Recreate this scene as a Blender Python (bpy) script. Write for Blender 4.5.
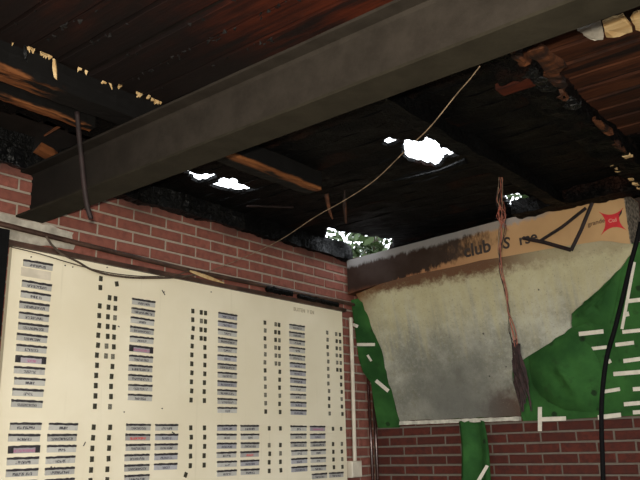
import bpy, math, random
from mathutils import Vector, Matrix, noise

random.seed(7)
scene = bpy.context.scene
C = scene.collection
for o in list(bpy.data.objects):
    bpy.data.objects.remove(o)

# ------------------------------------------------------------------ camera
CAM = Vector((3.1702, -4.5366, 1.4764))
F_PX = 759.04
YAW, PITCH, ROLL = -0.67296, 0.26817, -0.02498
FW = Vector((math.sin(YAW) * math.cos(PITCH), math.cos(YAW) * math.cos(PITCH), math.sin(PITCH)))
_r = Vector((math.cos(YAW), -math.sin(YAW), 0))
_u = _r.cross(FW)
RT = _r * math.cos(ROLL) + _u * math.sin(ROLL)
UP = -_r * math.sin(ROLL) + _u * math.cos(ROLL)
cam_data = bpy.data.cameras.new('camera')
cam_data.sensor_width = 36.0
cam_data.lens = F_PX / 640.0 * 36.0
cam_data.clip_start = 0.02
cam_obj = bpy.data.objects.new('camera', cam_data)
C.objects.link(cam_obj)
mw = Matrix.Identity(4)
for i in range(3):
    mw[i][0], mw[i][1], mw[i][2], mw[i][3] = RT[i], UP[i], -FW[i], CAM[i]
cam_obj.matrix_world = mw
scene.camera = cam_obj

# ------------------------------------------------------------------ world, light, exposure
world = bpy.data.worlds.new('overcast_sky')
scene.world = world
world.use_nodes = True
bg = world.node_tree.nodes['Background']
bg.inputs[0].default_value = (0.90, 0.95, 1.0, 1)
bg.inputs[1].default_value = 4.8

fl = bpy.data.lights.new('camera_flash', 'AREA')
fl.shape = 'RECTANGLE'
fl.size, fl.size_y = 0.06, 0.035
fl.energy = 106.0
fl.color = (1.0, 0.91, 0.74)
fl_o = bpy.data.objects.new('camera_flash', fl)
C.objects.link(fl_o)
fm = mw.copy()
fp = CAM + UP * 0.06 - RT * 0.03
for i in range(3):
    fm[i][3] = fp[i]
fl_o.matrix_world = fm

vs = scene.view_settings
vs.view_transform = 'Standard'
vs.look = 'None'
vs.exposure = 0.0
vs.gamma = 1.0
vs.use_curve_mapping = False

# ------------------------------------------------------------------ measuring helpers
def ray(px, py):
    return FW * F_PX + RT * (px - 320) + UP * (240 - py)

def at(px, py, axis, val):
    """The point of the plane axis = val (0:x 1:y 2:z) seen at a pixel of the photograph."""
    d = ray(px, py)
    return CAM + d * ((val - CAM[axis]) / d[axis])

def on_plane(px, py, p0, n):
    d = ray(px, py)
    return CAM + d * ((p0 - CAM).dot(n) / d.dot(n))

# ------------------------------------------------------------------ object helpers
class MB:
    def __init__(self):
        self.v, self.f, self.m = [], [], []
    def face(self, idx, m=0):
        self.f.append(idx); self.m.append(m)
    def box(self, a, b, m=0):
        x0, y0, z0 = a; x1, y1, z1 = b
        i = len(self.v)
        self.v += [(x0,y0,z0),(x1,y0,z0),(x1,y1,z0),(x0,y1,z0),(x0,y0,z1),(x1,y0,z1),(x1,y1,z1),(x0,y1,z1)]
        for q in ((0,3,2,1),(4,5,6,7),(0,1,5,4),(1,2,6,5),(2,3,7,6),(3,0,4,7)):
            self.face([i + k for k in q], m)
        return self
    def loft(self, rings, caps=True, m=0):
        n = len(rings[0]); base = len(self.v)
        for r in rings:
            self.v += [tuple(p) for p in r]
        for k in range(len(rings) - 1):
            for j in range(n):
                a = base + k * n + j; b = base + k * n + (j + 1) % n
                self.face([a, b, b + n, a + n], m)
        if caps:
            self.face([base + j for j in range(n)][::-1], m)
            self.face([base + (len(rings) - 1) * n + j for j in range(n)], m)
        return self
    def tube(self, pts, r, n=6, m=0):
        pts = [Vector(p) for p in pts]
        rad = r if isinstance(r, (list, tuple)) else [r] * len(pts)
        rings = []; ref = None
        for k, p in enumerate(pts):
            t = (pts[min(k + 1, len(pts) - 1)] - pts[max(k - 1, 0)]).normalized()
            if ref is None:
                ref = Vector((0, 0, 1)) if abs(t.z) < .9 else Vector((1, 0, 0))
            s = t.cross(ref).normalized(); ref = s.cross(t).normalized()
            rings.append([p + (s * math.cos(2 * math.pi * j / n) + ref * math.sin(2 * math.pi * j / n)) * rad[k] for j in range(n)])
        return self.loft(rings, True, m)
    def prism(self, poly, off, m=0):
        """polygon (3D points) extruded by the vector off"""
        off = Vector(off)
        a = [Vector(p) for p in poly]
        return self.loft([a, [p + off for p in a]], True, m)
    def mesh(self, name, mats=(), smooth=False):
        me = bpy.data.meshes.new(name)
        me.from_pydata([tuple(v) for v in self.v], [], self.f)
        for k in mats:
            me.materials.append(k)
        if len(mats) > 1:
            me.polygons.foreach_set('material_index', self.m)
        if smooth:
            me.polygons.foreach_set('use_smooth', [True] * len(me.polygons))
        me.update()
        return me
    def fix(self, name, mats=(), smooth=False):
        import bmesh
        me = self.mesh(name, mats, smooth)
        bm = bmesh.new(); bm.from_mesh(me)
        bmesh.ops.recalc_face_normals(bm, faces=bm.faces)
        bm.to_mesh(me); bm.free()
        return me

def link(name, me, parent=None, loc=(0, 0, 0), rot=(0, 0, 0)):
    o = bpy.data.objects.new(name, me)
    C.objects.link(o)
    o.location = loc; o.rotation_euler = rot
    if parent is not None:
        o.parent = parent
    return o

def tag(o, label, cat, group=None):
    o['label'] = label; o['category'] = cat
    if group:
        o['group'] = group
    return o

def struct(o):
    o['kind'] = 'structure'
    return o

def empty(name, loc=(0, 0, 0)):
    return link(name, None, None, loc)

def build(mb, name, mat, parent=None, smooth=False):
    mats = mat if isinstance(mat, (list, tuple)) else [mat]
    return link(name, mb.fix(name, mats, smooth), parent)

def local(parent, mb):
    """shift the vertices of a builder into the parent's space (parents are never rotated)"""
    l = parent.location
    mb.v = [(x - l.x, y - l.y, z - l.z) for x, y, z in mb.v]
    return mb

def part(parent, mb, name, mat, smooth=False):
    return build(local(parent, mb), name, mat, parent, smooth)

def nz(x, y, z=0.0):
    return noise.noise(Vector((x, y, z)))

# ------------------------------------------------------------------ materials
class NT:
    def __init__(self, name):
        self.mat = bpy.data.materials.new(name)
        self.mat.use_nodes = True
        self.t = self.mat.node_tree
        self.b = self.t.nodes['Principled BSDF']
    def n(self, kind, **kw):
        nd = self.t.nodes.new(kind)
        for k, v in kw.items():
            setattr(nd, k, v)
        return nd
    def l(self, a, b):
        self.t.links.new(a, b)
    def setin(self, sock, v):
        if hasattr(v, 'links'):
            self.l(v, sock)
        else:
            if isinstance(v, tuple) and len(v) == 3 and sock.type == 'RGBA':
                v = (*v, 1)
            sock.default_value = v
    def coord(self, kind='Object', scale=(1, 1, 1), rnd=False):
        tc = self.n('ShaderNodeTexCoord').outputs[kind]
        mp = self.n('ShaderNodeMapping')
        mp.inputs['Scale'].default_value = scale
        self.l(tc, mp.inputs['Vector'])
        if rnd:
            oi = self.n('ShaderNodeObjectInfo')
            ml = self.n('ShaderNodeMath', operation='MULTIPLY')
            self.l(oi.outputs['Random'], ml.inputs[0]); ml.inputs[1].default_value = 37.0
            self.l(ml.outputs[0], mp.inputs['Location'])
        return mp.outputs[0]
    def noise(self, vec, scale=5, detail=4, rough=.55, out='Fac'):
        nd = self.n('ShaderNodeTexNoise')
        nd.inputs['Scale'].default_value = scale
        nd.inputs['Detail'].default_value = detail
        nd.inputs['Roughness'].default_value = rough
        self.l(vec, nd.inputs['Vector'])
        return nd.outputs[out]
    def ramp(self, fac, a, b, ca=0.0, cb=1.0):
        nd = self.n('ShaderNodeMapRange')
        nd.inputs['From Min'].default_value = a; nd.inputs['From Max'].default_value = b
        nd.inputs['To Min'].default_value = ca; nd.inputs['To Max'].default_value = cb
        nd.interpolation_type = 'SMOOTHSTEP'
        self.l(fac, nd.inputs['Value'])
        return nd.outputs[0]
    def math(self, op, a, b=0.0):
        nd = self.n('ShaderNodeMath', operation=op)
        self.setin(nd.inputs[0], a); self.setin(nd.inputs[1], b)
        return nd.outputs[0]
    def mix(self, fac, a, b):
        nd = self.n('ShaderNodeMix', data_type='RGBA')
        self.setin(nd.inputs[0], fac)
        self.setin(nd.inputs[6], a); self.setin(nd.inputs[7], b)
        return nd.outputs[2]
    def sep(self, vec):
        nd = self.n('ShaderNodeSeparateXYZ'); self.l(vec, nd.inputs[0]); return nd.outputs
    def rand(self):
        return self.n('ShaderNodeObjectInfo').outputs['Random']
    def bump(self, h, strength=.4, dist=.01):
        nd = self.n('ShaderNodeBump')
        nd.inputs['Strength'].default_value = strength
        nd.inputs['Distance'].default_value = dist
        self.l(h, nd.inputs['Height']); self.l(nd.outputs[0], self.b.inputs['Normal'])
    def done(self, col, rough=.7, metal=0.0, spec=.5):
        self.setin(self.b.inputs['Base Color'], col)
        self.setin(self.b.inputs['Roughness'], rough)
        self.setin(self.b.inputs['Metallic'], metal)
        self.b.inputs['Specular IOR Level'].default_value = spec
        return self.mat

def m_plain(name, col, rough=.6, metal=0.0, var=.25, scale=20, spec=.4):
    t = NT(name)
    v = t.coord()
    f = t.noise(v, scale, 4)
    dark = tuple(c * (1 - var) for c in col); lite = tuple(min(1, c * (1 + var)) for c in col)
    return t.done(t.mix(t.ramp(f, .3, .7), dark, lite), rough, metal, spec)

def m_brick(name, a, b, c):
    t = NT(name)
    v = t.coord('Object', (1, 1, 1), True)
    r = t.rand()
    col = t.mix(r, a, b)
    f = t.noise(v, 28, 5)
    col = t.mix(t.ramp(f, .35, .75), col, c)
    w = t.n('ShaderNodeNewGeometry').outputs['Position']
    # soot climbing over the topmost courses, with an uneven edge
    z = t.sep(w)[2]
    e = t.math('ADD', z, t.math('MULTIPLY', t.noise(w, 2.6, 4), .22))
    soot = t.ramp(e, 2.78, 2.93)
    col = t.mix(t.math('MULTIPLY', soot, .85), col, (.035, .018, .015))
    f2 = t.noise(v, 90, 4)
    t.bump(f2, .5, .004)
    return t.done(col, .85, 0, .25)

M_BRICK = m_brick('fired_brick', (.185, .064, .047), (.250, .086, .064), (.150, .052, .040))
M_BRICK2 = m_brick('fired_brick_dark', (.062, .0155, .0105), (.092, .021, .0135), (.048, .014, .011))  # darker brick tone, used over the whole right wall

def mk_mortar(name='mortar', k=1.0):
    t = NT(name)
    v = t.n('ShaderNodeNewGeometry').outputs['Position']
    f = t.noise(v, 30, 5)
    col = t.mix(f, tuple(k * c for c in (.23, .19, .155)), tuple(k * c for c in (.37, .315, .26)))
    z = t.sep(v)[2]
    soot = t.ramp(t.math('ADD', z, t.math('MULTIPLY', t.noise(v, 2.6, 4), .22)), 2.78, 2.93)
    col = t.mix(t.math('MULTIPLY', soot, .85), col, (.03, .02, .017))
    t.bump(f, .5, .004)
    return t.done(col, .95, 0, .1)
M_MORTAR = mk_mortar()
M_MORTAR2 = mk_mortar('dark_mortar', .46)  # darker mortar tone to go with the right wall's bricks
M_PATCH = m_plain('cement_patch', (.36, .33, .28), .95, 0, .3, 14, .1)

def mk_char(name, base=(.006, .006, .007), sheen=.5, brown=0.0, cells=34, gloss=.42):
    t = NT(name)
    v = t.coord('Object')
    vo = t.n('ShaderNodeTexVoronoi'); vo.inputs['Scale'].default_value = cells
    vo.feature = 'DISTANCE_TO_EDGE'
    d = t.mix(.12, v, t.noise(v, 20, 3, .5, 'Color'))
    t.l(d, vo.inputs['Vector'])
    cr = t.ramp(vo.outputs['Distance'], 0.0, .10)
    big = t.noise(v, 3.5, 4)
    col = t.mix(cr, tuple(c * .3 for c in base), base)
    if brown:
        col = t.mix(t.math('MULTIPLY', t.ramp(big, .52, .68), brown), col, (.05, .016, .008))
    hgt = t.math('ADD', cr, t.math('MULTIPLY', t.noise(v, 60, 4), .5))
    t.bump(hgt, 1.0, .018)
    return t.done(col, t.ramp(big, .3, .7, gloss, gloss + .32), 0, sheen)
M_CHAR = mk_char('charcoal', (.0016, .0016, .0019), .10)
M_CHARB = mk_char('charcoal_brown', (.0022, .0018, .0018), .10, .30)
M_CHARS = mk_char('charcoal_glossy', (.0013, .0015, .0021), .32, 0.0, 17, .30)

def mk_wood(name, dark, lite, char_from=None, char_to=None, axis=0, rough=.6, stretch=(2.2, 26, 26), cmax=.92, spec=.35):
    t = NT(name)
    pos = t.n('ShaderNodeNewGeometry').outputs['Position']
    v = t.coord('Object', stretch, True)
    f = t.noise(v, 1.6, 6, .6)
    col = t.mix(t.ramp(f, .3, .72), dark, lite)
    col = t.mix(t.math('MULTIPLY', t.rand(), .45), col, tuple(c * .55 for c in dark))
    if char_from is not None:
        g = t.sep(pos)[axis]
        e = t.math('ADD', g, t.math('MULTIPLY', t.math('SUBTRACT', t.noise(pos, 3.2, 5), .5), 1.5))
        k = t.ramp(e, char_from, char_to)
        col = t.mix(t.math('MULTIPLY', k, cmax), col, (.006, .005, .005))
    if char_from is not None:
        # every board is scorched in its own streaks
        pv = t.noise(t.coord('Object', (1.1, 9, 1), True), 1.4, 5, .65)
        col = t.mix(t.ramp(pv, .46, .62, 0, .9), col, (.007, .005, .005))
    t.bump(f, .5, .006)
    return t.done(col, rough, 0, spec)
M_DECK = mk_wood('ceiling_board_scorched', (.040, .0076, .0036), (.140, .026, .009), 2.45, 1.05, 0, .8, (2.2, 26, 26), .96, .12)
M_DECKR = mk_wood('ceiling_board_redbrown', (.034, .0110, .006), (.095, .032, .014), -1.75, -.75, 1, .75, (2.2, 26, 26), .95, .15)
M_ORANGE = mk_wood('raw_joist_wood', (.10, .034, .013), (.24, .085, .030), None, None, 1, .6, (26, 2.2, 26))
M_ORANGED = mk_wood('scorched_joist_wood', (.035, .012, .006), (.125, .043, .016), 60, 50, 0, .75, (26, 4, 26), 0, .2)
M_PALE = mk_wood('split_pale_wood', (.50, .31, .13), (.74, .55, .30), None, None, 0, .7)
M_FLAKE = m_plain('ashen_char_flake', (.0085, .0078, .0078), .6, 0, .8, 60, .25)
M_FELT = m_plain('roofing_felt', (.012, .009, .008), .9, 0, .3, 12, .1)

def mk_joist():
    """joist wood: charred sides, raw orange lower edge"""
    t = NT('joist_half_charred')
    tc = t.coord('Object', (26, 2.2, 26))
    f = t.noise(tc, 1.6, 6, .6)
    raw = t.mix(t.ramp(f, .3, .72), (.085, .028, .010), (.23, .085, .028))
    o = t.coord('Object')
    s = t.sep(o)
    edge = t.math('ADD', s[2], t.math('MULTIPLY', t.math('SUBTRACT', t.noise(o, 6, 4), .5), .035))
    k = t.ramp(edge, .012, .026)
    along = t.ramp(t.math('ADD', t.noise(t.coord('Object', (7, 1.6, 7)), 1.7, 4), t.math('MULTIPLY', s[1], .0)), .50, .60)
    k = t.math('MAXIMUM', k, along)
    # burnt deeper over the beam, and on the wall side beyond it
    k = t.math('MAXIMUM', k, t.math('MULTIPLY', t.ramp(s[1], -.26, -.10), t.ramp(s[1], .60, .50)))
    k = t.math('MAXIMUM', k, t.math('MULTIPLY', t.ramp(s[0], .022, .005), t.ramp(s[1], .35, .45)))
    col = t.mix(k, raw, (.0030, .0026, .0026))
    t.bump(f, .5, .005)
    return t.done(col, .75, 0, .18)
M_JOIST = mk_joist()

def mk_steel(name='sooty_steel', g=(1, 1, 1), soot=.75):
    t = NT(name)
    p = t.n('ShaderNodeNewGeometry').outputs['Position']
    f = t.noise(p, 9, 6, .7)
    col = t.mix(t.ramp(f, .3, .7), tuple(a * b for a, b in zip((.022, .018, .0142), g)), tuple(a * b for a, b in zip((.034, .028, .0225), g)))
    x = t.sep(p)[0]
    k = t.ramp(t.math('ADD', x, t.math('MULTIPLY', t.noise(p, 2.5, 4), .9)), 1.65, .4)
    col = t.mix(t.math('MULTIPLY', k, soot), col, (.0034, .0033, .0032))
    t.bump(t.noise(p, 70, 3), .25, .003)
    return t.done(col, .8, 0, .12)
M_STEEL = mk_steel()
M_STEELF = mk_steel('sooty_steel_flange', (.82, .85, .72), .12)

def mk_board():
    t = NT('cream_board_paint')
    o = t.coord('Object')
    f = t.noise(o, 2.2, 5)
    col = t.mix(t.ramp(f, .3, .75), (.72, .65, .49), (.80, .735, .58))
    vo = t.n('ShaderNodeTexVoronoi'); vo.inputs['Scale'].default_value = 13; t.l(o, vo.inputs['Vector'])
    speck = t.ramp(vo.outputs['Distance'], .055, .035)
    pick = t.ramp(t.sep(vo.outputs['Color'])[0], .62, .64)
    col = t.mix(t.math('MULTIPLY', t.math('MULTIPLY', speck, pick), .8), col, (.10, .07, .05))
    st = t.noise(t.coord('Object', (1, 26, 1.1)), 1.0, 3)
    col = t.mix(t.ramp(st, .62, .8, 0, .28), col, (.50, .44, .30))
    return t.done(col, .5, 0, .4)
M_BOARD = mk_board()

def mk_label(name, face, ink, strength=.9):
    t = NT(name)
    o = t.coord('Object')
    s = t.sep(o)
    v = t.coord('Object', (1, 330, 120), True)
    w = t.noise(v, 1.0, 1)
    strokes = t.ramp(w, .44, .52)
    half = t.math('ADD', .018, t.math('MULTIPLY', t.rand(), .040))
    band = t.math('MULTIPLY', t.math('LESS_THAN', t.math('ABSOLUTE', s[1]), half),
                  t.math('LESS_THAN', t.math('ABSOLUTE', t.math('ADD', s[2], .0035)), .0062))
    base = t.mix(t.rand(), face, tuple(c * .72 for c in face))
    sm = t.noise(t.coord('Object', (1, 1, 1), True), 40, 3)
    base = t.mix(t.ramp(sm, .5, .8, 0, .35), base, (.16, .15, .15))
    col = t.mix(t.math('MULTIPLY', t.math('MULTIPLY', strokes, band), strength), base, ink)
    return t.done(col, .45, 0, .4)
M_LABEL = mk_label('name_label_grey', (.50, .49, .46), (.035, .035, .05))
M_LABELB = mk_label('name_label_bluish', (.42, .42, .45), (.05, .05, .08))
M_LABELR = mk_label('name_label_red_print', (.40, .38, .37), (.60, .04, .04), .9)
M_LABELP = mk_label('name_label_pink_print', (.42, .38, .42), (.42, .12, .24), .75)
M_CLIP = m_plain('dark_plastic_clip', (.030, .026, .030), .5, 0, .5, 60)
M_TILE = m_plain('dark_number_tile', (.035, .033, .022), .5, 0, .4, 60)
M_TILEG = m_plain('grey_number_tile', (.15, .14, .11), .5, 0, .5, 200)
M_RAIL = m_plain('dark_varnished_rail', (.050, .026, .018), .5, 0, .5, 9)
M_WHITEPL = m_plain('aged_white_plastic', (.60, .54, .44), .5, 0, .12, 12)
M_PIPE = m_plain('dark_brown_pipe', (.045, .016, .012), .25, .3, .4, 8, .8)
M_BLACK = m_plain('black_rubber', (.002, .002, .0025), .8, 0, .3, 20, .15)
M_WIRE = m_plain('singed_wire', (.15, .105, .065), .6, 0, .5, 30)
M_WIREK = m_plain('dark_brown_wire', (.06, .04, .028), .6, 0, .5, 30)
M_COPPER = m_plain('bare_copper_red', (.28, .085, .055), .5, .2, .4, 40)
M_COPPERD = m_plain('burnt_wire_clump', (.020, .009, .009), .8, 0, .6, 40)
M_TAPE = m_plain('white_tape', (.62, .58, .50), .6, 0, .08, 30)
M_RUST = m_plain('rusty_strap', (.014, .007, .007), .7, .1, .5, 16)
M_FLOOR = m_plain('sooty_floor', (.060, .052, .042), .9, 0, .3, 3)
M_PLAST = m_plain('painted_plaster', (.42, .37, .30), .9, 0, .1, 3)
M_GROUND = m_plain('paved_ground', (.30, .29, .26), .95, 0, .2, 2)
M_BARK = m_plain('bark', (.09, .07, .05), .9, 0, .4, 8)

def mk_green():
    t = NT('green_cloth')
    o = t.n('ShaderNodeNewGeometry').outputs['Position']
    f = t.noise(o, 5, 5)
    col = t.mix(t.ramp(f, .3, .75), (.013, .054, .013), (.034, .118, .027))
    vo = t.n('ShaderNodeTexVoronoi'); vo.inputs['Scale'].default_value = 11; t.l(o, vo.inputs['Vector'])
    pick = t.ramp(t.sep(vo.outputs['Color'])[0], .55, .6)
    sp = t.math('MULTIPLY', t.ramp(t.math('ADD', vo.outputs['Distance'], t.math('MULTIPLY', t.noise(o, 50, 3), .2)), .36, .22), pick)
    soil = t.noise(o, 13, 6, .7)
    col = t.mix(t.ramp(soil, .52, .76, 0, .55), col, (.016, .026, .011))
    col = t.mix(t.math('MULTIPLY', sp, .8), col, (.008, .012, .007))
    w = t.noise(o, 260, 2)
    t.bump(w, .25, .002)
    return t.done(col, .85, 0, .15)
M_GREEN = mk_green()
def mk_leaf():
    t = NT('leaf')
    o = t.n('ShaderNodeNewGeometry').outputs['Position']
    col = t.mix(t.noise(o, 1.5, 4), (.010, .022, .005), (.040, .068, .016))
    t.b.inputs['Transmission Weight'].default_value = 0.0
    return t.done(col, .6, 0, .3)
M_LEAF = mk_leaf()

# ------------------------------------------------------------------ brickwork
COURSE, PITCH_B, ZREF = 0.0626, 0.22, 2.6683
BH, JOINT = 0.0500, 0.0115

def brick_mesh(w, seed, mat):
    """brick in local space: face towards -Y, width along X, centred"""
    rnd = random.Random(seed)
    h, d, c = BH / 2, .05, .0035
    hw = w / 2
    j = lambda a: a + rnd.uniform(-.0016, .0016)
    mb = MB()
    outer = [(-hw, -h), (hw, -h), (hw, h), (-hw, h)]
    back = [(x, d, z) for x, z in outer]
    mid = [(j(x), c * 1.2, j(z)) for x, z in outer]
    front = [(j(x * (1 - c / hw)), rnd.uniform(-.0012, .0012), j(z * (1 - c / h))) for x, z in outer]
    mb.loft([back, mid, front])
    return mb.fix('brick', [mat])

_bm = {}
def get_brick(w, mat):
    k = (round(w, 3), mat.name)
    if k not in _bm:
        _bm[k] = [brick_mesh(round(w, 3), hash(k[0]) % 97 + q * 13, mat) for q in range(3)]
    return random.choice(_bm[k])

def joined_bricks(spans, wall, mat, name):
    """bricks nobody singles out (hidden or out of the photograph): one mesh"""
    mb = MB()
    for s0, s1, z in spans:
        if wall == 'left':
            mb.box((-.05, s0, z - BH / 2), (random.uniform(-.001, .001), s1, z + BH / 2))
        else:
            mb.box((s0, random.uniform(-.001, .001), z - BH / 2), (s1, .05, z + BH / 2))
    return mb, name

def courses(s_lo, s_hi, phase0, cut=None):
    """yield (row, s0, s1): brick extents along the wall in metres from the corner"""
    for r in range(-2, 43):
        zc = ZREF - (r + .5) * COURSE
        ph = phase0 + (.115 if r % 2 else 0.0)
        joints = []
        s = ph % PITCH_B
        s -= PITCH_B
        while s < s_hi + PITCH_B:
            joints.append(s); s += PITCH_B
        if cut:
            shift = .147 - .008 * (r % 3)
            joints = [q for q in joints if q > cut] + [q - (PITCH_B - shift) + .0 for q in joints if q - (PITCH_B - shift) <= cut - .03 + (.04 if r % 2 else 0)]
            joints.sort()
        for a, b in zip(joints[:-1], joints[1:]):
            a2, b2 = max(a, s_lo), min(b, s_hi)
            if b2 - a2 > .035:
                yield r, zc, a2 + JOINT / 2, b2 - JOINT / 2

# left wall: plane x = 0, running towards -Y
wall_left = struct(build(MB().box((-.22, -7.6, 0), (-.007, 0.0, 2.79)), 'wall_left', M_MORTAR))
spare = []
for r, zc, a, b in courses(0.0, 7.5, 2.2418, 1.09):
    if zc > 2.79:
        continue
    see = (b < 3.25 and (zc > 2.37 or b < .42 or a > 2.74) and zc > 1.2)
    if see:
        w = b - a
        o = link('brick', get_brick(w, M_BRICK), wall_left, (random.uniform(-.002, .0015), -(a + b) / 2, zc), (0, 0, math.pi / 2))
    elif zc > .05:
        spare.append((-b, -a, zc))
mb, nm = joined_bricks(spare, 'left', M_BRICK, 'brick')
o = build(mb, 'brick', M_BRICK, wall_left); o['kind'] = 'stuff'

# right wall: plane y = 0, running towards +X
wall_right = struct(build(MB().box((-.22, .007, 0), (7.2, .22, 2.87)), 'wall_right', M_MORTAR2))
spare = []
for r, zc, a, b in [(r, z, a, b) for r, z, a, b in courses(0.0, 7.0, .123)] + \
        [(-3, ZREF + 2.5 * COURSE, .01 + k * .22, .22 + k * .22 - .002) for k in range(32)]:
    see = b < 2.75 and ((1.2 < zc < 1.63) or zc > 2.72)
    if see:
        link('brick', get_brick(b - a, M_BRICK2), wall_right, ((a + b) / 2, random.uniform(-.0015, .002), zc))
    elif zc > .05:
        spare.append((a, b, zc))
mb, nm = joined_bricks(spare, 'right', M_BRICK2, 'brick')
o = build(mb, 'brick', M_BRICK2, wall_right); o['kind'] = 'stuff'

# the rest of the room: floor, rear and side walls, unseen, their open doorways widened for more daylight
struct(build(MB().box((-.22, -7.6, -.12), (7.2, .22, 0)), 'floor', M_FLOOR))
struct(build(MB().box((-30, -30, -.3), (30, 30, -.125)), 'ground', M_GROUND))
struct(build(MB().box((0, -7.8, 0), (.6, -7.6, 2.88)).box((6.6, -7.8, 0), (7.2, -7.6, 2.88)).box((.6, -7.8, 2.65), (6.6, -7.6, 2.88)), 'wall_rear', M_PLAST))
struct(build(MB().box((7.0, -.8, 0), (7.2, 0, 2.88)).box((7.0, -7.6, 0), (7.2, -6.8, 2.88)).box((7.0, -6.8, 2.65), (7.2, -.8, 2.88)), 'wall_side', M_PLAST))

# portals only help the renderer to find the daylight in the doorways
for loc, rot, sx, sy in (((3.6, -7.7, 1.32), (math.pi / 2, 0, 0), 6.0, 2.65), ((7.1, -3.8, 1.32), (0, math.pi / 2, 0), 2.65, 6.0)):
    L = bpy.data.lights.new('doorway_portal', 'AREA'); L.shape = 'RECTANGLE'; L.size, L.size_y = sx, sy
    L.cycles.is_portal = True
    po = bpy.data.objects.new('doorway_portal', L); C.objects.link(po)
    po.location = loc; po.rotation_euler = rot

# ------------------------------------------------------------------ ceiling: boards on joists, burnt through
ZD = 2.88
holes_px = [
    [(180, 172), (185, 169), (193, 172), (202, 175), (216, 173.5), (217, 177), (205, 182), (196, 181), (189, 176)],
    [(207, 185), (215, 183), (222, 178), (234, 180), (245, 185), (253, 189), (250, 192), (236, 192), (222, 190)],
    [(383, 142), (388, 138), (400, 141), (397, 145), (387, 146)],
    [(404, 141), (424, 141), (427, 136), (431, 140), (438, 140), (440, 146), (448, 150), (460, 156), (451, 158), (445, 158), (440, 167), (425, 166), (412, 161), (403, 155)],
    [(327, 227), (338, 230.5), (352, 233), (375, 237), (393, 240), (394, 250), (372, 275), (320, 262)],
    [(503, 197), (520, 194), (529, 196), (535, 204), (528, 208), (511, 207)],
]
HOLES = [[(p.x, p.y) for p in (at(x, y, 2, ZD) for x, y in h)] for h in holes_px]

def in_poly(x, y, poly):
    c = False; n = len(poly)
    for i in range(n):
        x0, y0 = poly[i]; x1, y1 = poly[(i + 1) % n]
        if (y0 > y) != (y1 > y) and x < (x1 - x0) * (y - y0) / (y1 - y0) + x0:
            c = not c
    return c

FELT = False
def in_hole(x, y, grow=0.0):
    if FELT:      # the felt burnt further back than the boards below it
        for q in range(8):
            if any(in_poly(x + .040 * q * .64, y - .040 * q * .77, h) for h in HOLES):
                return True
    for h in HOLES:
        if grow:
            for dx, dy in ((grow, 0), (-grow, 0), (0, grow), (0, -grow)):
                if in_poly(x + dx, y + dy, h):
                    return True
        if in_poly(x, y, h):
            return True
    return False

def grid_slab(x0, x1, y0, y1, nx, ny, z, th, grow=0.0, rough=0.0, ragged0=0.0, ragged1=0.0, seed=0, jit=.0):
    """a board made of small cells; the cells that burnt away are missing"""
    rnd = random.Random(seed)
    keep = {}
    X = [[0] * (ny + 1) for _ in range(nx + 1)]
    for i in range(nx + 1):
        for j in range(ny + 1):
            x = x0 + (x1 - x0) * i / nx; y = y0 + (y1 - y0) * j / ny
            if i == 0: x += ragged0 * rnd.random()
            if i == nx: x -= ragged1 * rnd.random()
            if 0 < i < nx and 0 < j < ny and jit:
                x += rnd.uniform(-jit, jit); y += rnd.uniform(-jit, jit)
            dz = rough * nz(x * 9, y * 14, seed * .37) if rough else 0
            X[i][j] = (x, y, z + dz)
    cell = lambda i, j: 0 <= i < nx and 0 <= j < ny and keep.get((i, j), False)
    any_ = False
    for i in range(nx):
        for j in range(ny):
            cx = (X[i][j][0] + X[i + 1][j + 1][0]) / 2; cy = (X[i][j][1] + X[i + 1][j + 1][1]) / 2
            keep[(i, j)] = not in_hole(cx, cy, grow)
            any_ |= keep[(i, j)]
    if not any_:
        return None
    mb = MB(); lo, hi = {}, {}
    def V(i, j, top):
        d = hi if top else lo
        if (i, j) not in d:
            x, y, zz = X[i][j]
            d[(i, j)] = len(mb.v); mb.v.append((x, y, zz + (th if top else 0)))
        return d[(i, j)]
    for i in range(nx):
        for j in range(ny):
            if not keep[(i, j)]:
                continue
            mb.face([V(i, j, 0), V(i, j + 1, 0), V(i + 1, j + 1, 0), V(i + 1, j, 0)])
            mb.face([V(i, j, 1), V(i + 1, j, 1), V(i + 1, j + 1, 1), V(i, j + 1, 1)])
            for (di, dj, a, b) in ((-1, 0, (i, j), (i, j + 1)), (1, 0, (i + 1, j + 1), (i + 1, j)), (0, -1, (i + 1, j), (i, j)), (0, 1, (i, j + 1), (i + 1, j + 1))):
                if not cell(i + di, j + dj):
                    mb.face([V(*a, 0), V(*a, 1), V(*b, 1), V(*b, 0)])
    return mb

ceiling = struct(empty('ceiling', (0, 0, 0)))
PW = .128
def simple_board(x0, x1, y0, mat, rag0=0, rag1=0, seed=0, n=40, dza=.006):
    rnd = random.Random(seed)
    rings = []
    dz = rnd.uniform(-dza, dza)
    for k in range(n + 1):
        x = x0 + (x1 - x0) * k / n
        w0 = y0 + .006 + rnd.uniform(0, .005); w1 = y0 + PW - .006 - rnd.uniform(0, .005)
        ring = [(w0, ZD + .002), (w0 + .002, ZD), (w1 - .002, ZD), (w1, ZD + .002), (w1, ZD + .02), (w0, ZD + .02)]
        rr = []
        for (yy, zz) in ring:
            xx = x
            if k == 0: xx += rag0 * rnd.random()
            if k == n: xx -= rag1 * rnd.random()
            rr.append((xx, yy, zz + dz))
        rings.append(rr)
    return MB().loft(rings)

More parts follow.
